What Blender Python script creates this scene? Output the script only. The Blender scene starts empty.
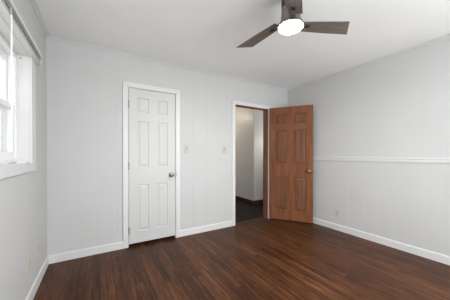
import bpy, bmesh, math, random
from mathutils import Vector, Matrix
random.seed(7)
SC = bpy.context.scene
COL = SC.collection
PI = math.pi

# ------------------------------------------------------------------ camera
XL, XR, YB, YF, H = -0.459, 3.195, 2.905, -1.05, 2.44      # room: left, right, back, front, height
cam = bpy.data.cameras.new('camera')
cam.sensor_width = 36.0
cam.lens = 210.96 / 450 * 36
cam.shift_y = 6.8 / 450
cam.shift_x = 0.6 / 450
cam.clip_start = 0.02
camo = bpy.data.objects.new('camera', cam)
COL.objects.link(camo)
camo.location = (0, 0, 1.16)
camo.rotation_euler = (PI / 2 - 0.0062, 0, -0.54304)
SC.camera = camo

# ------------------------------------------------------------------ world, lights, exposure
SC.view_settings.view_transform = 'Standard'
SC.view_settings.look = 'None'
SC.view_settings.gamma = 1
SC.view_settings.use_curve_mapping = False
SC.view_settings.exposure = 0.17
w = bpy.data.worlds.new('sky')
SC.world = w
w.use_nodes = True
_t = w.node_tree
_bg = _t.nodes['Background']
_tc, _sp, _mr, _cr = (_t.nodes.new(n) for n in ('ShaderNodeTexCoord', 'ShaderNodeSeparateXYZ', 'ShaderNodeMapRange', 'ShaderNodeValToRGB'))
_t.links.new(_tc.outputs['Generated'], _sp.inputs[0])
_mr.inputs[1].default_value, _mr.inputs[2].default_value = -0.25, 0.25
_t.links.new(_sp.outputs[2], _mr.inputs[0])
_t.links.new(_mr.outputs[0], _cr.inputs[0])
_cr.color_ramp.elements[0].position, _cr.color_ramp.elements[0].color = 0.35, (0.86, 0.84, 0.81, 1)     # invented bright ground, added to lift the ceiling
_cr.color_ramp.elements[1].position, _cr.color_ramp.elements[1].color = 0.65, (0.94, 0.97, 1.0, 1)     # overcast sky
_t.links.new(_cr.outputs[0], _bg.inputs[0])
_bg.inputs[1].default_value = 1.9
SC.cycles.max_bounces = 10
SC.cycles.diffuse_bounces = 7
SC.cycles.sample_clamp_indirect = 6


def area(name, loc, rot, sx, sy, power, col=(1, 1, 1)):
    l = bpy.data.lights.new(name, 'AREA')
    l.shape = 'RECTANGLE'
    l.size, l.size_y, l.energy, l.color = sx, sy, power, col
    o = bpy.data.objects.new(name, l)
    o.location, o.rotation_euler = loc, rot
    COL.objects.link(o)
    return o


# added fill light, tilted up, outside the assumed window behind the camera
area('fill_front', (1.45, YF - 0.30, 1.1), (PI / 2 + 0.4, 0, 0), 2.5, 1.5, 76, (0.95, 0.985, 1.0))
# ceiling lamp of the hallway (out of view)
lamp = bpy.data.lights.new('hall_lamp', 'POINT')
lamp.energy, lamp.color, lamp.shadow_soft_size = 26, (1.0, 0.86, 0.7), 0.12
lamp2 = bpy.data.lights.new('hall_fill', 'POINT')  # unseen fill lamp, added to brighten the hallway's right face
lamp2.energy, lamp2.color, lamp2.shadow_soft_size = 13, (1.0, 0.95, 0.88), 0.12
lo2 = bpy.data.objects.new('hall_fill', lamp2)
lo2.location = (3.95, 3.25, 1.5)
COL.objects.link(lo2)
lo = bpy.data.objects.new('hall_lamp', lamp)
lo.location = (2.31, 5.26, 2.34)
COL.objects.link(lo)


# ------------------------------------------------------------------ materials
class NT:
    def __init__(s, name):
        s.m = bpy.data.materials.new(name)
        s.m.use_nodes = True
        s.t = s.m.node_tree
        s.b = s.t.nodes['Principled BSDF']

    def n(s, typ, **kw):
        nd = s.t.nodes.new(typ)
        for k, v in kw.items():
            setattr(nd, k, v)
        return nd

    def l(s, a, b):
        s.t.links.new(a, b)

    def math(s, op, a, b=None, c=None):
        nd = s.n('ShaderNodeMath', operation=op)
        for i, v in enumerate((a, b, c)):
            if v is None:
                continue
            if isinstance(v, (int, float)):
                nd.inputs[i].default_value = v
            else:
                s.l(v, nd.inputs[i])
        return nd.outputs[0]

    def ramp(s, fac, stops):
        nd = s.n('ShaderNodeValToRGB')
        el = nd.color_ramp.elements
        while len(el) < len(stops):
            el.new(0.5)
        for e, (p, c) in zip(el, stops):
            e.position = p
            e.color = (*c, 1)
        s.l(fac, nd.inputs[0])
        return nd.outputs[0]


def paint(name, col, rough=0.5, bump=0.0, scale=200, spec=0.35, var=0.03):
    k = NT(name)
    tc = k.n('ShaderNodeTexCoord')
    nz = k.n('ShaderNodeTexNoise')
    nz.inputs['Scale'].default_value = 2.5
    nz.inputs['Detail'].default_value = 4
    k.l(tc.outputs['Object'], nz.inputs['Vector'])
    lo_ = tuple(c * (1 - var) for c in col)
    hi_ = tuple(min(1, c * (1 + var)) for c in col)
    k.l(k.ramp(nz.outputs[0], [(0.3, lo_), (0.7, hi_)]), k.b.inputs['Base Color'])
    k.b.inputs['Roughness'].default_value = rough
    k.b.inputs['Specular IOR Level'].default_value = spec
    if bump:
        n2 = k.n('ShaderNodeTexNoise')
        n2.inputs['Scale'].default_value = scale
        n2.inputs['Detail'].default_value = 3
        k.l(tc.outputs['Object'], n2.inputs['Vector'])
        bp = k.n('ShaderNodeBump')
        bp.inputs['Strength'].default_value = bump
        bp.inputs['Distance'].default_value = 0.004
        k.l(n2.outputs[0], bp.inputs['Height'])
        k.l(bp.outputs[0], k.b.inputs['Normal'])
    return k.m


def metal(name, col, rough=0.3):
    k = NT(name)
    tc = k.n('ShaderNodeTexCoord')
    nz = k.n('ShaderNodeTexNoise')
    nz.inputs['Scale'].default_value = 40
    k.l(tc.outputs['Object'], nz.inputs['Vector'])
    k.l(k.ramp(nz.outputs[0], [(0.3, tuple(c * .85 for c in col)), (0.7, col)]), k.b.inputs['Base Color'])
    k.b.inputs['Metallic'].default_value = 1
    k.b.inputs['Roughness'].default_value = rough
    return k.m


def wood(name, dark, light, scale=(30, 30, 1.6), rough=0.4, fine=0.35, spec=0.4, bump=0.08):
    """Stained wood, grain along the object's own long axis given by the smallest scale."""
    k = NT(name)
    tc = k.n('ShaderNodeTexCoord')
    mp = k.n('ShaderNodeMapping')
    mp.inputs['Scale'].default_value = scale
    k.l(tc.outputs['Object'], mp.inputs['Vector'])
    n1 = k.n('ShaderNodeTexNoise')
    n1.inputs['Scale'].default_value = 1
    n1.inputs['Detail'].default_value = 6
    n1.inputs['Distortion'].default_value = 0.6
    k.l(mp.outputs[0], n1.inputs['Vector'])
    n2 = k.n('ShaderNodeTexNoise')
    n2.inputs['Scale'].default_value = 5
    n2.inputs['Detail'].default_value = 3
    k.l(mp.outputs[0], n2.inputs['Vector'])
    f = k.math('ADD', k.math('MULTIPLY', n1.outputs[0], 1 - fine), k.math('MULTIPLY', n2.outputs[0], fine))
    c = k.ramp(f, [(0.3, dark), (0.5, tuple((a + b) / 2 for a, b in zip(dark, light))), (0.7, light)])
    k.l(c, k.b.inputs['Base Color'])
    k.b.inputs['Roughness'].default_value = rough
    k.b.inputs['Specular IOR Level'].default_value = spec
    bp = k.n('ShaderNodeBump')
    bp.inputs['Strength'].default_value = bump
    bp.inputs['Distance'].default_value = 0.002
    k.l(f, bp.inputs['Height'])
    k.l(bp.outputs[0], k.b.inputs['Normal'])
    return k.m


def floorboards(name, stops, rough=0.36, width=0.057, length=1.5, spec=0.4):
    k = NT(name)
    geo = k.n('ShaderNodeNewGeometry')
    sp = k.n('ShaderNodeSeparateXYZ')
    k.l(geo.outputs['Position'], sp.inputs[0])
    u = k.math('DIVIDE', k.math('ADD', sp.outputs[0], 10.013), width)
    row = k.math('FLOOR', u)
    wn = k.n('ShaderNodeTexWhiteNoise', noise_dimensions='1D')
    k.l(row, wn.inputs['W'])
    v = k.math('DIVIDE', k.math('ADD', sp.outputs[1], k.math('MULTIPLY', wn.outputs[0], 7.3)), length)
    col = k.math('FLOOR', v)
    cb = k.n('ShaderNodeCombineXYZ')
    k.l(row, cb.inputs[0])
    k.l(col, cb.inputs[1])
    w2 = k.n('ShaderNodeTexWhiteNoise', noise_dimensions='3D')
    k.l(cb.outputs[0], w2.inputs['Vector'])
    # grain: stretched along the board, shifted from board to board
    g = k.n('ShaderNodeCombineXYZ')
    k.l(k.math('ADD', k.math('MULTIPLY', sp.outputs[0], 34), k.math('MULTIPLY', w2.outputs[0], 57)), g.inputs[0])
    k.l(k.math('ADD', k.math('MULTIPLY', sp.outputs[1], 2.6), k.math('MULTIPLY', w2.outputs[0], 31)), g.inputs[1])
    n1 = k.n('ShaderNodeTexNoise')
    n1.inputs['Scale'].default_value = 1.0
    n1.inputs['Detail'].default_value = 7
    n1.inputs['Roughness'].default_value = 0.62
    n1.inputs['Distortion'].default_value = 1.1
    k.l(g.outputs[0], n1.inputs['Vector'])
    g2 = k.n('ShaderNodeCombineXYZ')
    k.l(k.math('ADD', k.math('MULTIPLY', sp.outputs[0], 95), k.math('MULTIPLY', w2.outputs[0], 91)), g2.inputs[0])
    k.l(k.math('MULTIPLY', sp.outputs[1], 5.0), g2.inputs[1])
    n4 = k.n('ShaderNodeTexNoise')
    n4.inputs['Scale'].default_value = 1.0
    n4.inputs['Detail'].default_value = 4
    n4.inputs['Distortion'].default_value = 0.8
    k.l(g2.outputs[0], n4.inputs['Vector'])
    # broad wear
    n3 = k.n('ShaderNodeTexNoise')
    n3.inputs['Scale'].default_value = 1.3
    n3.inputs['Detail'].default_value = 3
    k.l(geo.outputs['Position'], n3.inputs['Vector'])
    tone = k.math('ADD', k.math('MULTIPLY', w2.outputs[0], 0.20), k.math('MULTIPLY', n1.outputs[0], 0.95))
    tone = k.math('ADD', tone, k.math('MULTIPLY', k.math('SUBTRACT', n3.outputs[0], 0.5), 0.5))
    tone = k.math('ADD', tone, k.math('MULTIPLY', k.math('SUBTRACT', n4.outputs[0], 0.5), 0.55))
    c = k.ramp(tone, stops)
    fu = k.math('FRACT', u)
    fv = k.math('FRACT', v)
    eu = k.math('MINIMUM', fu, k.math('SUBTRACT', 1, fu))
    ev = k.math('MULTIPLY', k.math('MINIMUM', fv, k.math('SUBTRACT', 1, fv)), length / width)
    e = k.math('MINIMUM', eu, ev)
    seam = k.math('MINIMUM', k.math('MULTIPLY', e, 16), 1.0)
    mx = k.n('ShaderNodeMix', data_type='RGBA', blend_type='MULTIPLY')
    mx.inputs[0].default_value = 1
    k.l(c, mx.inputs[6])
    k.l(k.ramp(seam, [(0, (0.22, 0.2, 0.18)), (1, (1, 1, 1))]), mx.inputs[7])
    k.l(mx.outputs[2], k.b.inputs['Base Color'])
    k.l(k.math('ADD', k.math('MULTIPLY', n1.outputs[0], 0.22), rough - 0.11), k.b.inputs['Roughness'])
    k.b.inputs['Specular IOR Level'].default_value = spec
    bp = k.n('ShaderNodeBump')
    bp.inputs['Strength'].default_value = 0.25
    bp.inputs['Distance'].default_value = 0.001
    k.l(k.math('ADD', seam, k.math('MULTIPLY', n1.outputs[0], 0.5)), bp.inputs['Height'])
    k.l(bp.outputs[0], k.b.inputs['Normal'])
    return k.m


def glass(name, tint=(1, 1, 1)):
    k = NT(name)
    k.t.nodes.remove(k.b)
    out = k.t.nodes['Material Output']
    tr = k.n('ShaderNodeBsdfTransparent')
    tr.inputs[0].default_value = (*tint, 1)
    gl = k.n('ShaderNodeBsdfGlossy')
    gl.inputs['Roughness'].default_value = 0.02
    fr = k.n('ShaderNodeFresnel')
    gm = k.n('ShaderNodeNewGeometry')                 # same reflectance on the way in and on the way out
    k.l(k.math('ADD', 1.45, k.math('MULTIPLY', gm.outputs['Backfacing'], 1 / 1.45 - 1.45)), fr.inputs[0])
    mx = k.n('ShaderNodeMixShader')
    k.l(fr.outputs[0], mx.inputs[0])
    k.l(tr.outputs[0], mx.inputs[1])
    k.l(gl.outputs[0], mx.inputs[2])
    k.l(mx.outputs[0], out.inputs[0])
    return k.m


def screen(name):
    """Fine insect mesh: dark threads finer than a pixel, so partly see-through."""
    k = NT(name)
    out = k.t.nodes['Material Output']
    k.b.inputs['Base Color'].default_value = (0.45, 0.47, 0.48, 1)
    k.b.inputs['Roughness'].default_value = 0.8
    tr = k.n('ShaderNodeBsdfTransparent')
    mx = k.n('ShaderNodeMixShader')
    mx.inputs[0].default_value = 0.35
    k.l(tr.outputs[0], mx.inputs[1])
    k.l(k.b.outputs[0], mx.inputs[2])
    k.l(mx.outputs[0], out.inputs[0])
    return k.m


def emit(name, col, s):
    k = NT(name)
    k.b.inputs['Base Color'].default_value = (0.9, 0.9, 0.9, 1)
    k.b.inputs['Emission Color'].default_value = (*col, 1)
    k.b.inputs['Emission Strength'].default_value = s
    return k.m


M = dict(
    wall=paint('grey_wall_paint', (0.568, 0.572, 0.571), 0.6, 0.05, 160, 0.22, 0.015),
    hallwall=paint('grey_hall_paint', (0.56, 0.56, 0.56), 0.4, 0, 1, 0.4, 0.015),
    ceiling=paint('textured_ceiling_paint', (0.895, 0.90, 0.90), 0.8, 0.35, 90, 0.2, 0.015),
    trim=paint('white_trim_paint', (0.69, 0.69, 0.69), 0.4, 0, 1, 0.45, 0.01),
    door=paint('white_door_paint', (0.60, 0.60, 0.597), 0.42, 0, 1, 0.3, 0.01),
    crown=paint('ceiling_trim_paint', (0.61, 0.61, 0.607), 0.5, 0, 1, 0.3, 0.01),
    vinyl=paint('white_vinyl', (0.82, 0.83, 0.83), 0.35, 0, 1, 0.5, 0.01),
    ivory=paint('ivory_plastic', (0.53, 0.495, 0.42), 0.45, 0, 1, 0.5, 0.01),
    ivory_dark=paint('ivory_toggle', (0.40, 0.33, 0.24), 0.4, 0, 1, 0.5, 0.01),
    pale=paint('pale_plastic', (0.53, 0.505, 0.465), 0.45, 0, 1, 0.5, 0.01),
    dark=paint('dark_slot', (0.03, 0.028, 0.025), 0.6, 0, 1, 0.3, 0.01),
    gapshade=paint('gap_shade_grey', (0.13, 0.13, 0.13), 0.6, 0, 1, 0.3, 0.02),
    midgrey=paint('mid_grey', (0.42, 0.42, 0.41), 0.5, 0, 1, 0.4, 0.03),
    hallbase=wood('dark_stained_trim', (0.018, 0.011, 0.008), (0.045, 0.026, 0.018), (2, 2, 30), 0.4),
    jamb=wood('stained_jamb_wood', (0.12, 0.045, 0.02), (0.24, 0.10, 0.05), (40, 40, 2.0), 0.4),
    doorwood=wood('stained_door_wood', (0.115, 0.040, 0.017), (0.27, 0.108, 0.052), (28, 28, 1.8), 0.45, spec=0.15),
    panelwood=wood('stained_panel_wood', (0.095, 0.038, 0.019), (0.235, 0.105, 0.058), (20, 20, 1.3), 0.45, spec=0.15),
    blade=wood('weathered_blade_wood', (0.075, 0.058, 0.048), (0.22, 0.18, 0.155), (3.0, 46, 30), 0.5, 0.45),
    nickel=metal('brushed_nickel', (0.33, 0.30, 0.27), 0.3),
    hinge=metal('hinge_metal', (0.46, 0.42, 0.38), 0.45),
    brass=metal('aged_brass', (0.24, 0.175, 0.10), 0.36),
    bronze=metal('bronze_hinge', (0.28, 0.17, 0.10), 0.4),
    fanmetal=metal('brushed_fan_metal', (0.30, 0.265, 0.245), 0.5),
    black=paint('black_metal', (0.02, 0.02, 0.02), 0.45, 0, 1, 0.4, 0.01),
    glass=glass('window_glass'),
    screen=screen('insect_mesh'),
    lamp=emit('lit_diffuser', (1.0, 0.985, 0.965), 360),
    floor=floorboards('dark_oak_strips', [(0.30, (0.022, 0.0085, 0.0042)), (0.52, (0.056, 0.021, 0.0092)),
                                          (0.70, (0.098, 0.038, 0.016)), (0.92, (0.18, 0.075, 0.033))], spec=0.12),
    hallfloor_shaded=floorboards('shaded_oak_strips', [(0.22, (0.004, 0.0027, 0.0022)), (0.6, (0.009, 0.0055, 0.0043)),  # same oak as the bedroom, hallway dimness put into the colour
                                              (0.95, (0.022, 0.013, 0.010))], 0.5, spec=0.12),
)


# ------------------------------------------------------------------ mesh helpers
def obj(name, bm, mat, parent=None, smooth=False, bevel=0, loc=None):
    bmesh.ops.recalc_face_normals(bm, faces=bm.faces)
    me = bpy.data.meshes.new(name)
    bm.to_mesh(me)
    bm.free()
    me.materials.append(M[mat] if isinstance(mat, str) else mat)
    o = bpy.data.objects.new(name, me)
    COL.objects.link(o)
    if smooth:
        for p in me.polygons:
            p.use_smooth = True
        es = o.modifiers.new('split', 'EDGE_SPLIT')
        es.split_angle = math.radians(40)
    if bevel:
        b = o.modifiers.new('bevel', 'BEVEL')
        b.width, b.segments, b.limit_method = bevel, 2, 'ANGLE'
    if parent:
        o.parent = parent
    if loc:
        o.location = loc
    return o


def tag(o, label, cat, group=None, kind=None):
    o['label'] = label
    o['category'] = cat
    if group:
        o['group'] = group
    if kind:
        o['kind'] = kind
    return o


def empty(name, loc, rz=0):
    o = bpy.data.objects.new(name, None)
    o.location = loc
    o.rotation_euler = (0, 0, rz)
    o.empty_display_size = 0.1
    COL.objects.link(o)
    return o


def box(bm, x0, x1, y0, y1, z0, z1):
    v = [bm.verts.new((x, y, z)) for x in (x0, x1) for y in (y0, y1) for z in (z0, z1)]
    for f in ((0, 1, 3, 2), (4, 6, 7, 5), (0, 4, 5, 1), (2, 3, 7, 6), (0, 2, 6, 4), (1, 5, 7, 3)):
        bm.faces.new([v[i] for i in f])


def boxes(*bs):
    bm = bmesh.new()
    for b in bs:
        box(bm, *b)
    return bm


def prism(bm, pts, a, b, put):
    """Extrude the closed outline pts from a to b; put(u, v, w) gives the 3-D point."""
    lo_ = [bm.verts.new(put(u, v, a)) for u, v in pts]
    hi_ = [bm.verts.new(put(u, v, b)) for u, v in pts]
    n = len(pts)
    for i in range(n):
        j = (i + 1) % n
        bm.faces.new((lo_[i], lo_[j], hi_[j], hi_[i]))
    bm.faces.new(lo_)
    bm.faces.new(hi_)


def lathe(bm, prof, seg=32, mat=Matrix()):
    """Revolve (radius, z) about the local z axis."""
    rings = []
    for r, z in prof:
        if r < 1e-6:
            rings.append([bm.verts.new(mat @ Vector((0, 0, z)))])
        else:
            rings.append([bm.verts.new(mat @ Vector((r * math.cos(2 * PI * i / seg), r * math.sin(2 * PI * i / seg), z)))
                          for i in range(seg)])
    for a, b in zip(rings, rings[1:]):
        for i in range(seg):
            j = (i + 1) % seg
            if len(a) == 1 and len(b) == 1:
                continue
            if len(a) == 1:
                bm.faces.new((a[0], b[i], b[j]))
            elif len(b) == 1:
                bm.faces.new((a[i], a[j], b[0]))
            else:
                bm.faces.new((a[i], a[j], b[j], b[i]))


def wall_profile(a0, a1, thick, grooves):
    """Outline of a grooved sheet: along a, face at depth 0 with V grooves, back at thick."""
    pts = [(a0, thick), (a0, 0)]
    for g, s in sorted(grooves):
        if a0 + 0.01 < g < a1 - 0.01:
            hw = 0.0026 * s
            pts += [(g - hw, 0), (g, 0.0020 * s), (g + hw, 0)]
    return pts + [(a1, 0), (a1, thick)]


def groove_list(start, lo_, hi_):
    out = []
    k0 = int((lo_ - start) / 1.218) - 1
    for k in range(k0, k0 + 8):
        for off, s in ((0, 0.9), (0.21, 0.4), (0.36, 0.35), (0.62, 0.35), (0.82, 0.4), (1.01, 0.6)):
            g = start + 1.218 * k + off
            if lo_ < g < hi_:
                out.append((g, s))
    return out


# ------------------------------------------------------------------ room shell
T = 0.115                                          # wall thickness
C0, C1, CT = 0.338, 0.944, 2.018                   # closet opening
D0, D1, DT = 1.958, 2.680, 2.006                   # hallway opening
gb = groove_list(0.209, XL, XR)
bm = bmesh.new()
for a0, a1, z0, z1 in ((XL - T, C0, 0, H), (C0, C1, CT, H), (C1, D0, 0, H), (D0, D1, DT, H), (D1, XR + T, 0, H)):
    prism(bm, wall_profile(a0, a1, T, gb), z0, z1, lambda u, v, w_: (u, YB + v, w_))
tag(obj('wall_back', bm, 'wall'), 'grey grooved panel wall holding both doorways', 'wall', kind='structure')

# left wall with the window opening
W0, W1, WZ0, WZ1 = 1.02, 2.225, 1.10, 1.94
TL = 0.155
gl_ = groove_list(0.35, YF, YB)
bm = bmesh.new()
for a0, a1, z0, z1 in ((YF, W0, 0, H), (W0, W1, 0, WZ0), (W0, W1, WZ1, H), (W1, YB, 0, H)):
    prism(bm, wall_profile(a0, a1, TL, gl_), z0, z1, lambda u, v, w_: (XL - v, u, w_))
tag(obj('wall_left', bm, 'wall'), 'grey panel wall with the white framed window', 'wall', kind='structure')

# right wall: panelling below and above the rail
gr_ = groove_list(0.52, YF, YB)
bm = bmesh.new()
prism(bm, wall_profile(YF, YB, T, gr_), 0, H, lambda u, v, w_: (XR + v, u, w_))
tag(obj('wall_right', bm, 'wall'), 'grey wall with the white chair rail on it', 'wall', kind='structure')

# wall behind the camera, with an opening added for the fill light
bm = boxes((XL - TL, 0.2, YF - T, YF, 0, H), (2.7, XR + T, YF - T, YF, 0, H),
           (0.2, 2.7, YF - T, YF, 0, 0.5), (0.2, 2.7, YF - T, YF, 2.25, H))
tag(obj('wall_front', bm, 'wall'), 'grey wall behind the viewpoint', 'wall', kind='structure')

bm = boxes((0.13, 0.2, YF, YF + 0.018, 0.43, 2.32), (2.7, 2.77, YF, YF + 0.018, 0.43, 2.32), (0.2, 2.7, YF, YF + 0.018, 2.25, 2.32),
           (0.2, 2.7, YF, YF + 0.018, 0.43, 0.5), (1.42, 1.48, YF - 0.09, YF - 0.03, 0.5, 2.25))
tag(obj('window_assumed', bm, 'trim'), 'assumed wide white framed window behind the viewpoint, added to let fill light in', 'window', kind='structure')  # unseen window, added so the room gets its daylight
bm = boxes((XL - TL, 4.4, YF - T, 6.4, H, H + 0.1))
tag(obj('ceiling', bm, 'ceiling'), 'off-white textured ceiling', 'ceiling', kind='structure')
bm = boxes((XL - TL, XR + T, YF - T, YB + 0.055, -0.1, 0), (XL, 1.5, YB + 0.055, 3.75, -0.1, 0))
tag(obj('floor', bm, 'floor'), 'dark reddish brown strip wood floor of the bedroom', 'floor', kind='structure')

# hallway beyond the open door
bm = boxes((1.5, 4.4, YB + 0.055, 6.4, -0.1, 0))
tag(obj('floor_hall', bm, 'hallfloor_shaded'), 'wood floor of the hallway, coloured darker for its dim light', 'floor', kind='structure')
HX, HY = 3.16, 3.90
bm = boxes((HX, 4.3, HY, 6.3, 0, H))
tag(obj('wall_hall', bm, 'hallwall', bevel=0.004), 'grey hallway wall corner seen through the doorway', 'wall', kind='structure')
bm = boxes((1.42, 1.5, YB + T, 6.4, 0, H), (1.5, HX, 6.3, 6.4, 0, H), (4.3, 4.4, YB + T, HY, 0, H),
           (XR + T, 4.4, YB, YB + T, 0, H))
tag(obj('wall_hall_far', bm, 'wall'), 'grey walls closing the hallway', 'wall', kind='structure')
bm = boxes((HX - 0.014, HX, HY - 0.014, 6.3, 0, 0.092), (HX, 4.3, HY - 0.014, HY, 0, 0.092))
tag(obj('baseboard_hall', bm, 'hallbase'), 'dark brown baseboard around the hallway corner', 'baseboard', kind='structure')
bm = boxes((3.475, 3.55, HY - 0.02, HY, 0.0, 2.05))
tag(obj('trim_6', bm, 'trim'), 'white casing strip on the hallway wall', 'trim', kind='structure')
# closet space behind the white door
bm = boxes((XL, 1.42, 3.7, 3.75, 0, H), (XL - 0.05, XL, YB + T, 3.75, 0, H))
tag(obj('wall_closet', bm, 'wall'), 'closet walls behind the white door', 'wall', kind='structure')
bm = boxes((D0, D1, YB + 0.03, YB + 0.085, 0, 0.006))
tag(obj('trim_7', bm, 'hallbase', bevel=0.002), 'thin wooden threshold strip in the hallway doorway', 'threshold', kind='structure')


# crown strips (small cove) --------------------------------------------------
def crown_pts(s=0.030):
    return [(0, 0), (s, 0), (s, 0.007), (s * 0.62, s * 0.38), (0.007, s), (0, s)]


bm = bmesh.new()
prism(bm, crown_pts(), XL + 0.002, XR - 0.002, lambda u, v, w_: (w_, YB - u, H - v))
tag(obj('trim_1', bm, 'crown'), 'thin painted cove along the back wall ceiling line', 'cove trim', kind='structure')
bm = bmesh.new()
prism(bm, crown_pts(), YF, YB - 0.042, lambda u, v, w_: (XL + u, w_, H - v))
tag(obj('trim_2', bm, 'crown'), 'thin painted cove above the window wall', 'cove trim', kind='structure')
bm = bmesh.new()
prism(bm, crown_pts(), YF, YB - 0.036, lambda u, v, w_: (XR - u, w_, H - v))
tag(obj('trim_3', bm, 'crown'), 'thin painted cove above the chair rail wall', 'cove trim', kind='structure')

# chair rail -----------------------------------------------------------------
bm = bmesh.new()
prism(bm, [(0, 1.076), (0.008, 1.076), (0.012, 1.086), (0.014, 1.112), (0.020, 1.120), (0.020, 1.133), (0, 1.135)],
      YF, YB, lambda u, v, w_: (XR - u, w_, v))
tag(obj('trim_4', bm, 'trim'), 'white horizontal chair rail on the right wall', 'chair rail', kind='structure')

# baseboards -----------------------------------------------------------------
BP = [(0, 0), (0.014, 0), (0.014, 0.080), (0.010, 0.089), (0, 0.089)]


def baseboard(name, a0, a1, put, label):
    b = bmesh.new()
    prism(b, BP, a0, a1, put)
    return tag(obj(name, b, 'trim'), label, 'baseboard', kind='structure')


back = lambda u, v, w_: (w_, YB - u, v)
baseboard('baseboard_back', XL + 0.014, 0.276, back, 'white baseboard from the left corner to the closet door')
baseboard('baseboard_back.001', 1.009, 1.899, back, 'white baseboard between the two doorways')
baseboard('baseboard_back.002', 2.747, XR - 0.014, back, 'white baseboard piece behind the open wooden door')
baseboard('baseboard_left', YF, YB, lambda u, v, w_: (XL + u, w_, v), 'white baseboard below the window')
baseboard('baseboard_right', YF, YB, lambda u, v, w_: (XR - u, w_, v), 'white baseboard below the chair rail')


# door casings -----------------------------------------------------------------
def casing(name, i0, i1, it, wd, label):
    """Three mitred boards round an opening of the back wall (inner edges i0, i1, it)."""
    b = bmesh.new()
    y0, y1 = YB - 0.018, YB
    o0, o1, ot = i0 - wd, i1 + wd, it + wd

    def mitre(q):
        lo_ = [b.verts.new((x, y1, z)) for x, z in q]
        hi_ = [b.verts.new((x, y0, z)) for x, z in q]
        for i in range(4):
            j = (i + 1) % 4
            b.faces.new((lo_[i], lo_[j], hi_[j], hi_[i]))
        b.faces.new(lo_)
        b.faces.new(hi_)
    mitre([(o0, 0), (i0, 0), (i0, it), (o0, ot)])
    mitre([(i1, 0), (o1, 0), (o1, ot), (i1, it)])
    mitre([(i0, it), (i1, it), (o1, ot), (o0, ot)])
    return tag(obj(name, b, 'trim', bevel=0.003), label, 'door casing', kind='structure')


cs = casing('casing_closet', 0.333, 0.949, 2.022, 0.059, 'white casing around the closed white door')
obj('strike_plate', boxes((0.946, 0.957, YB - 0.0205, YB - 0.0175, 0.865, 0.925)), 'hinge', cs)['label'] = 'grey metal strike plate'
casing('casing_hallway', 1.955, 2.684, 2.003, 0.059, 'white casing around the open hallway doorway')
# jambs
bm = boxes((C0 - 0.002, C0 + 0.001, YB - 0.002, YB + T, 0, CT), (C1 - 0.001, C1 + 0.002, YB - 0.002, YB + T, 0, CT),
           (C0, C1, YB - 0.002, YB + T, CT - 0.001, CT + 0.002))
tag(obj('jamb_closet', bm, 'trim'), 'white jamb lining the closet opening', 'door jamb', kind='structure')
bm = boxes((D0 - 0.002, D0 + 0.004, YB - 0.004, YB + T + 0.004, 0, DT), (D1 - 0.004, D1 + 0.002, YB - 0.004, YB + T + 0.004, 0, DT),
           (D0, D1, YB - 0.004, YB + T + 0.004, DT - 0.004, DT + 0.002),
           (D0 + 0.004, D0 + 0.016, YB + 0.04, YB + 0.075, 0, DT - 0.004), (D1 - 0.016, D1 - 0.004, YB + 0.04, YB + 0.075, 0, DT - 0.004),
           (D0, D1, YB + 0.04, YB + 0.075, DT - 0.016, DT - 0.004))
tag(obj('jamb_hallway', bm, 'jamb'), 'brown stained wooden jamb lining the hallway doorway', 'door jamb', kind='structure')


# ------------------------------------------------------------------ doors
def panel_door(wd, ht, th, xs, zs, fields=True, deep=0.013):
    """Six panel door: x 0..wd, y 0 (front) .. th (back), z 0..ht; xs, zs list the panel openings."""
    b = bmesh.new()
    xb = sorted({0, wd, *[v for p in xs for v in p]})
    zb = sorted({0, ht, *[v for p in zs for v in p]})

    def face(pts):
        b.faces.new([b.verts.new(p) for p in pts])
    for y0, sgn in ((0, 1), (th, -1)):
        for i in range(len(xb) - 1):
            for j in range(len(zb) - 1):
                x0, x1, z0, z1 = xb[i], xb[i + 1], zb[j], zb[j + 1]
                if (x0, x1) in xs and (z0, z1) in zs:
                    rings = [(0, 0), (0.004, deep), (0.013, deep), (0.036, deep * 0.35)]
                    R = []
                    for ins, dep in (rings if fields else rings[:3]):
                        y = y0 + sgn * dep
                        R.append([(x0 + ins, y, z0 + ins), (x1 - ins, y, z0 + ins), (x1 - ins, y, z1 - ins), (x0 + ins, y, z1 - ins)])
                    for p, q in zip(R, R[1:]):
                        for k in range(4):
                            m = (k + 1) % 4
                            face((p[k], p[m], q[m], q[k]))
                    face(R[-1])
                else:
                    face(((x0, y0, z0), (x1, y0, z0), (x1, y0, z1), (x0, y0, z1)))
    for i in range(len(xb) - 1):
        for z in (0, ht):
            face(((xb[i], 0, z), (xb[i + 1], 0, z), (xb[i + 1], th, z), (xb[i], th, z)))
    for j in range(len(zb) - 1):
        for x in (0, wd):
            face(((x, 0, zb[j]), (x, 0, zb[j + 1]), (x, th, zb[j + 1]), (x, th, zb[j])))
    bmesh.ops.remove_doubles(b, verts=b.verts, dist=1e-5)
    return b


KNOB = [(0, 0), (0.032, 0), (0.032, 0.004), (0.026, 0.009), (0.013, 0.012), (0.011, 0.030), (0.018, 0.036),
        (0.026, 0.044), (0.0285, 0.053), (0.026, 0.062), (0.017, 0.068), (0.0, 0.0695)]


def knob(name, mat, parent, loc, direction):
    b = bmesh.new()
    lathe(b, KNOB, 28, Matrix.Translation(loc) @ Vector(direction).to_track_quat('Z', 'Y').to_matrix().to_4x4())
    return obj(name, b, mat, parent, smooth=True)


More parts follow.
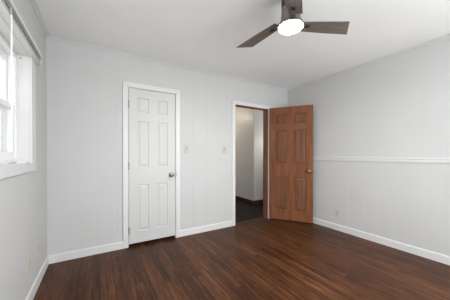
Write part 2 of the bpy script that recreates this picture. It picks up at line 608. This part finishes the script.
def hinge(mat, parent, x, y, z, leaf):
    """Barrel with ball tips and one leaf; leaf is (x0, x1, y0, y1)."""
    b = bmesh.new()
    r, hh = 0.0065, 0.045
    lathe(b, [(0, -hh - 0.006), (r * .7, -hh - 0.004), (r * .7, -hh), (r, -hh), (r, -0.016), (r * .86, -0.015), (r, -0.014), (r, 0.014),
              (r * .86, 0.015), (r, 0.016), (r, hh), (r * .7, hh), (r * .7, hh + 0.004), (0, hh + 0.006)], 14,
          Matrix.Translation((x, y, z)))
    box(b, *leaf, z - hh, z + hh)
    return obj('hinge', b, mat, parent)


# white closet door, closed
w1, b1 = 0.598, 0.036
xs1 = [(0.105, 0.244), (0.354, 0.493)]
zs = [(0.185, 0.785), (1.010, 1.605), (1.712, 1.900)]
d1 = empty('door_1', (0.342, YB - 0.004, b1))
tag(d1, 'closed white six panel door with round nickel knob', 'door', kind='structure')
obj('slab', panel_door(w1, 2.013 - b1, 0.035, xs1, [(a - b1, c - b1) for a, c in zs], deep=0.009), 'door', d1)
for z in (1.81, 1.028, 0.207):
    h_ = hinge('hinge', d1, -0.001, -0.0075, z - b1, (-0.006, 0.012, -0.002, -0.0004))
k_ = knob('knob', 'nickel', d1, (0.538, 0, 0.895 - b1), (0, -1, 0))
k_['label'] = 'round brushed nickel knob'

# wooden door, standing open against the right corner
w2, b2, TH = 0.728, 0.022, math.radians(125)
# local frame: x from the hinge edge to the free edge, y 0 = room face, -y = hall face (turned to the camera)
d2 = empty('door_2', (2.704, YB - 0.0265, b2), PI + TH)
tag(d2, 'open brown stained wooden six panel door with brass knob', 'door', kind='structure')
ZS2 = [(0.2, 0.785), (1.010, 1.605), (1.712, 1.892)]
xs2 = [(0.110, 0.308), (0.420, 0.618)]
s2 = obj('slab', panel_door(w2, 2.012 - b2, 0.035, xs2, [(a - b2, c - b2) for a, c in ZS2], False),
         'doorwood', d2)
s2.location = (0.004, -0.035, 0)
for x0, x1 in xs2:
    for a, c in ZS2:
        bm = bmesh.new()
        for y0, sg in ((-0.035, 1), (0.0, -1)):
            lo_ = [bm.verts.new((x0 + 0.004 + dx, y0 + sg * 0.0135, z)) for dx, z in
                   ((0.013, a - b2 + 0.013), (x1 - x0 - 0.013, a - b2 + 0.013), (x1 - x0 - 0.013, c - b2 - 0.013), (0.013, c - b2 - 0.013))]
            hi_ = [bm.verts.new((x0 + 0.004 + dx, y0 + sg * 0.005, z)) for dx, z in
                   ((0.036, a - b2 + 0.036), (x1 - x0 - 0.036, a - b2 + 0.036), (x1 - x0 - 0.036, c - b2 - 0.036), (0.036, c - b2 - 0.036))]
            for q in range(4):
                bm.faces.new((lo_[q], lo_[(q + 1) % 4], hi_[(q + 1) % 4], hi_[q]))
            bm.faces.new(hi_)
            bm.faces.new(lo_)
        obj('panel', bm, 'panelwood', d2)
for z in (1.80, 1.03, 0.24):
    hinge('bronze', d2, 0, 0.002, z - b2, (0.0025, 0.0042, -0.033, 0.0))
kz = 0.896 - b2
for y, dr in ((-0.035, (0, -1, 0)), (0.0, (0, 1, 0))):
    k_ = knob('knob', 'brass', d2, (w2 + 0.004 - 0.062, y, kz), dr)
    k_['label'] = 'round aged brass knob'
obj('latch_plate', boxes((w2 + 0.0035, w2 + 0.006, -0.030, -0.005, kz - 0.028, kz + 0.028), (w2 + 0.0035, w2 + 0.013, -0.024, -0.011, kz - 0.008, kz + 0.008)),
    'brass', d2)

# ------------------------------------------------------------------ window
wn_ = empty('window_1', (XL, (W0 + W1) / 2, WZ0))
tag(wn_, 'white double hung window with deep white casing on the left wall', 'window', kind='structure')


def wpart(name, bm_, mat, parent=None, bevel=0.0):
    """World-space mesh put under the window."""
    bmesh.ops.translate(bm_, verts=bm_.verts, vec=(-XL, -(W0 + W1) / 2, -WZ0))
    return obj(name, bm_, mat, parent or wn_, bevel=bevel)


cw = 0.122
bm = bmesh.new()
q = [((W0 - cw, WZ0 - 0.068), (W0, WZ0), (W0, WZ1), (W0 - cw, WZ1 + 0.085)),
     ((W1, WZ0), (W1 + cw, WZ0 - 0.068), (W1 + cw, WZ1 + 0.085), (W1, WZ1)),
     ((W0 - cw, WZ0 - 0.068), (W1 + cw, WZ0 - 0.068), (W1, WZ0), (W0, WZ0)),
     ((W0, WZ1), (W1, WZ1), (W1 + cw, WZ1 + 0.085), (W0 - cw, WZ1 + 0.085))]
for p in q:
    prism(bm, p, XL, XL + 0.018, lambda u, v, w_: (w_, u, v))
wpart('casing', bm, 'trim', bevel=0.003)
XP = XL - 0.066                                     # face of the vinyl frame
bm = boxes((XP, XL + 0.002, W0, W0 + 0.004, WZ0, WZ1), (XP, XL + 0.002, W1 - 0.004, W1, WZ0, WZ1),
           (XP, XL + 0.002, W0, W1, WZ1 - 0.004, WZ1), (XP, XL + 0.002, W0, W1, WZ0, WZ0 + 0.004))
wpart('lining', bm, 'trim')
FW = 0.034


def ring(x0, x1, y0, y1, z0, z1, s, bt, tp):
    return boxes((x0, x1, y0, y0 + s, z0, z1), (x0, x1, y1 - s, y1, z0, z1), (x0, x1, y0 + s, y1 - s, z0, z0 + bt), (x0, x1, y0 + s, y1 - s, z1 - tp, z1))


wpart('frame', ring(XP - 0.076, XP, W0, W1, WZ0 + 0.003, WZ1 - 0.003, FW, FW, FW), 'vinyl', bevel=0.003)
zm = 1.515
bm = boxes((XP - 0.043, XP - 0.004, W1 - FW - 0.012, W1 - FW, zm + 0.02, WZ1 - FW))
wpart('track_cover', bm, 'vinyl')
ls = wpart('lower_sash', ring(XP - 0.042, XP - 0.010, W0 + FW, W1 - FW, WZ0 + FW, zm + 0.022, 0.042, 0.055, 0.038), 'vinyl', bevel=0.004)
wpart('pane', boxes((XP - 0.034, XP - 0.028, W0 + FW + 0.04, W1 - FW - 0.04, WZ0 + FW + 0.05, zm - 0.014)), 'glass', ls)
us = wpart('upper_sash', ring(XP - 0.074, XP - 0.044, W0 + FW, W1 - FW, zm - 0.016, WZ1 - FW, 0.042, 0.038, 0.05), 'vinyl', bevel=0.004)
wpart('pane', boxes((XP - 0.066, XP - 0.060, W0 + FW + 0.04, W1 - FW - 0.04, zm + 0.02, WZ1 - FW - 0.048)), 'glass', us)
wpart('insect_screen', boxes((XP - 0.0755, XP - 0.074, W0 + FW, W1 - FW, WZ0 + FW, zm)), 'screen')
# the holes of an old shade bracket
bm = bmesh.new()
lathe(bm, [(0, 0.004), (0.006, 0.003), (0.0075, 0)], 14, Matrix.Translation((XL - 0.046, W1 - 0.004, 1.915)) @ Matrix.Rotation(PI / 2, 4, 'X'))
wpart('bracket_screw', bm, 'midgrey')

# ------------------------------------------------------------------ headrail over the window with its wand
RZ = 1.99
Y0, Y1 = W0 - 0.16, 2.30
hr = empty('blind_headrail', (XL, (Y0 + Y1) / 2, RZ))
tag(hr, 'white headrail of a removed blind, mounted over the window with hanging wand', 'blind headrail')


def hpart(name, bm_, mat, bevel=0.0, smooth=False):
    bmesh.ops.translate(bm_, verts=bm_.verts, vec=(-XL, -(Y0 + Y1) / 2, -RZ))
    return obj(name, bm_, mat, hr, bevel=bevel, smooth=smooth)


def stad(x0, x1, z0, z1, n=6):
    r = min(x1 - x0, z1 - z0) / 2
    pts = []
    for cx, cz, a0 in ((x1 - r, z0 + r, -90), (x1 - r, z1 - r, 0), (x0 + r, z1 - r, 90), (x0 + r, z0 + r, 180)):
        for i in range(n + 1):
            a = math.radians(a0 + 90 * i / n)
            pts.append((cx + r * math.cos(a), cz + r * math.sin(a)))
    return pts


along = lambda u, v, w_: (u, w_, v)
bm = bmesh.new()
prism(bm, stad(-0.402, -0.384, 1.971, 1.992), Y0, 2.285, along)
hpart('front_rail', bm, 'trim')
bm = boxes((-0.441, -0.410, Y0, 2.41, 1.936, 1.998))
hpart('back_rail', bm, 'trim', bevel=0.002)
bm = boxes((-0.4105, -0.402, Y0, 2.31, 1.962, 1.996), (-0.4105, -0.4075, Y0, 2.335, 1.940, 1.962))
hpart('shaded_face', bm, 'midgrey')  # grey plate puts the shade on the rail's front into colour
bm = boxes((-0.4085, -0.4045, Y0, 2.262, 1.958, 1.963))
hpart('gap_shadow', bm, 'gapshade')  # dark strip drawn as the shadow in the gap
for y in (2.08, 1.2):
    bm = bmesh.new()
    lathe(bm, [(0.006, 0), (0.005, -0.003), (0, -0.004)], 12, Matrix.Translation((-0.424, y, 1.936)))
    hpart('screw', bm, 'midgrey')
WY = 1.60
bm = bmesh.new()
lathe(bm, [(0, 0), (0.0045, 0.0), (0.005, 0.05), (0.0042, 0.06), (0.0036, 0.58), (0, 0.58)], 12, Matrix.Translation((-0.400, WY, 1.355)))
hpart('wand', bm, 'vinyl', smooth=True)
bm = boxes((-0.4065, -0.3975, WY - 0.006, WY + 0.006, 1.93, 1.992))
hpart('wand_clip', bm, 'midgrey', bevel=0.002)

# small white piece left on the sill
sp_ = empty('sash_lift', (-0.486, 2.11, WZ0 + 0.004), math.radians(-24))
tag(sp_, 'small white plastic piece with grey ends lying on the window sill', 'window part')
bm = bmesh.new()
prism(bm, [(-0.045, 0), (0.045, 0), (0.040, 0.009), (0.020, 0.013), (-0.020, 0.013), (-0.040, 0.008)], -0.013, 0.013, lambda u, v, w_: (w_, u, v))
obj('body', bm, 'vinyl', sp_, bevel=0.002)
for q in (-1, 1):
    bm = bmesh.new()
    prism(bm, [(q * 0.085, 0), (q * 0.045, 0), (q * 0.045, 0.007), (q * 0.083, 0.0035)], -0.010, 0.010, lambda u, v, w_: (w_, u, v))
    obj('tip', bm, 'midgrey', sp_)['label'] = 'flat grey tip'

# ------------------------------------------------------------------ switches and outlets
def plate_bm(wd=0.070, ht=0.115, t=0.006):
    """Wall plate in local coordinates: x across, z up, back at y = 0, face at y = -t."""
    b = bmesh.new()
    prism(b, [(-wd / 2, -ht / 2), (wd / 2, -ht / 2), (wd / 2, ht / 2), (-wd / 2, ht / 2)], 0, -t * .45, lambda u, v, w_: (u, w_, v))
    e = 0.005
    lo_ = [b.verts.new((x, -t * .45, z)) for x, z in ((-wd / 2, -ht / 2), (wd / 2, -ht / 2), (wd / 2, ht / 2), (-wd / 2, ht / 2))]
    hi_ = [b.verts.new((x, -t, z)) for x, z in ((-wd / 2 + e, -ht / 2 + e), (wd / 2 - e, -ht / 2 + e), (wd / 2 - e, ht / 2 - e), (-wd / 2 + e, ht / 2 - e))]
    for i in range(4):
        j = (i + 1) % 4
        b.faces.new((lo_[i], lo_[j], hi_[j], hi_[i]))
    b.faces.new(hi_)
    return b


def screws(zs_, parent, mat):
    for z in zs_:
        b = bmesh.new()
        lathe(b, [(0.0036, 0), (0.003, 0.0012), (0, 0.0014)], 12, Matrix.Translation((0, -0.006, z)) @ Matrix.Rotation(PI / 2, 4, 'X'))
        obj('screw', b, mat, parent)


def switch(loc, label):
    r = empty('light_switch', loc)
    tag(r, label, 'light switch', 'ivory switches on the back wall')
    obj('plate', plate_bm(), 'ivory', r)
    b = bmesh.new()
    box(b, -0.006, 0.006, -0.0068, -0.0058, -0.013, 0.013)
    obj('slot', b, 'ivory_dark', r)
    b = bmesh.new()
    prism(b, [(0, -0.007), (-0.004, -0.010), (-0.014, 0.004), (-0.012, 0.009), (0, 0.007)], -0.0045, 0.0045, lambda u, v, w_: (w_, -0.006 + u, v))
    obj('toggle', b, 'ivory_dark', r)
    screws((-0.03, 0.03), r, 'ivory_dark')


switch((1.110, YB, 1.257), 'ivory light switch beside the white closet door')
switch((1.756, YB, 1.257), 'ivory light switch beside the open hallway doorway')


def outlet(loc, rz, mat, label, group=None):
    r = empty('wall_outlet', loc, rz)
    tag(r, label, 'outlet', group)
    obj('plate', plate_bm(), mat, r)
    for z in (-0.0195, 0.0195):
        b = bmesh.new()
        prism(b, [(0.0165 * math.cos(a) * (1 if abs(math.cos(a)) < .86 else .95), 0.0135 * math.sin(a)) for a in [2 * PI * i / 20 for i in range(20)]],
              -0.0055, -0.0078, lambda u, v, w_: (u, w_, z + v))
        rc = obj('receptacle', b, mat, r)
        obj('slots', boxes((-0.0075, -0.0055, -0.0082, -0.0077, z - 0.002, z + 0.007), (0.0055, 0.0075, -0.0082, -0.0077, z - 0.002, z + 0.006),
                           (-0.002, 0.002, -0.0082, -0.0077, z - 0.009, z - 0.005)), 'dark', rc)
    screws((0,), r, 'ivory_dark')


outlet((XR, 1.898, 0.283), -PI / 2, 'pale', 'pale outlet low on the right wall under the chair rail')
outlet((XL, 2.475, 0.333), PI / 2, 'ivory', 'ivory outlet on the window wall, nearer the corner')
outlet((XL, 2.19, 0.333), PI / 2, 'ivory', 'ivory outlet on the window wall, farther from the corner')

# ------------------------------------------------------------------ ceiling fan
FX, FY, FZ = 1.28, 1.133, 2.15
fan = empty('ceiling_fan', (FX, FY, H))
tag(fan, 'three blade ceiling fan with weathered wood blades and lit round lamp', 'ceiling fan')


def fpart(name, prof, mat):
    b = bmesh.new()
    lathe(b, [(r, z - H) for r, z in prof], 48)
    return obj(name, b, mat, fan, smooth=True)


fpart('canopy', [(0, H), (0.075, H), (0.075, 2.405), (0.062, 2.395), (0, 2.395)], 'fanmetal')
fpart('motor', [(0, 2.398), (0.066, 2.398), (0.070, 2.36), (0.070, 2.30), (0.062, 2.285), (0, 2.285)], 'black')
fpart('housing', [(0.062, 2.30), (0.069, 2.294), (0.069, 2.25), (0.073, 2.215), (0.083, 2.185), (0.096, 2.160), (0.098, 2.150), (0.095, 2.146), (0.090, 2.146), (0, 2.150)], 'fanmetal')
fpart('light_diffuser', [(0.090, 2.147), (0.088, 2.143), (0.06, 2.137), (0, 2.135)], 'lamp')['label'] = 'glowing white round diffuser'


def blade_mesh():
    b = bmesh.new()
    top, bot = [], []
    N = 14
    for i in range(N + 1):
        t = i / N
        xa = 0.085 + (0.458 - 0.085) * t            # short edge
        xb = 0.085 + (0.540 - 0.085) * t            # long edge
        na = -0.006 - 0.056 * t
        nb = 0.088 - 0.018 * t + 0.004 * math.sin(PI * t)
        row = []
        for s in (0, 0.33, 0.67, 1):
            row.append((xa + (xb - xa) * s, na + (nb - na) * s))
        top.append([b.verts.new((x, y, 0.003)) for x, y in row])
        bot.append([b.verts.new((x, y, -0.003)) for x, y in row])
    for i in range(N):
        for j in range(3):
            b.faces.new((top[i][j], top[i + 1][j], top[i + 1][j + 1], top[i][j + 1]))
            b.faces.new((bot[i][j], bot[i][j + 1], bot[i + 1][j + 1], bot[i + 1][j]))
        b.faces.new((top[i][0], bot[i][0], bot[i + 1][0], top[i + 1][0]))
        b.faces.new((top[i][3], top[i + 1][3], bot[i + 1][3], bot[i][3]))
    for i in (0, N):
        for j in range(3):
            b.faces.new((top[i][j], top[i][j + 1], bot[i][j + 1], bot[i][j]))
    return b


PITCH = -7
for k in range(3):
    a = math.radians(-21.8 + 120 * k)
    bl = obj('blade', blade_mesh(), 'blade', fan)
    bl.location = (0, 0, 2.192 - H)
    bl.rotation_euler = (math.radians(PITCH), 0, a)
    br = obj('blade_bracket', boxes((0.05, 0.165, 0.012, 0.040, 0.0028, 0.009), (0.138, 0.170, 0.012, 0.042, -0.0075, -0.0028)), 'black', bl, bevel=0.002)
    br['label'] = 'dark metal blade bracket'
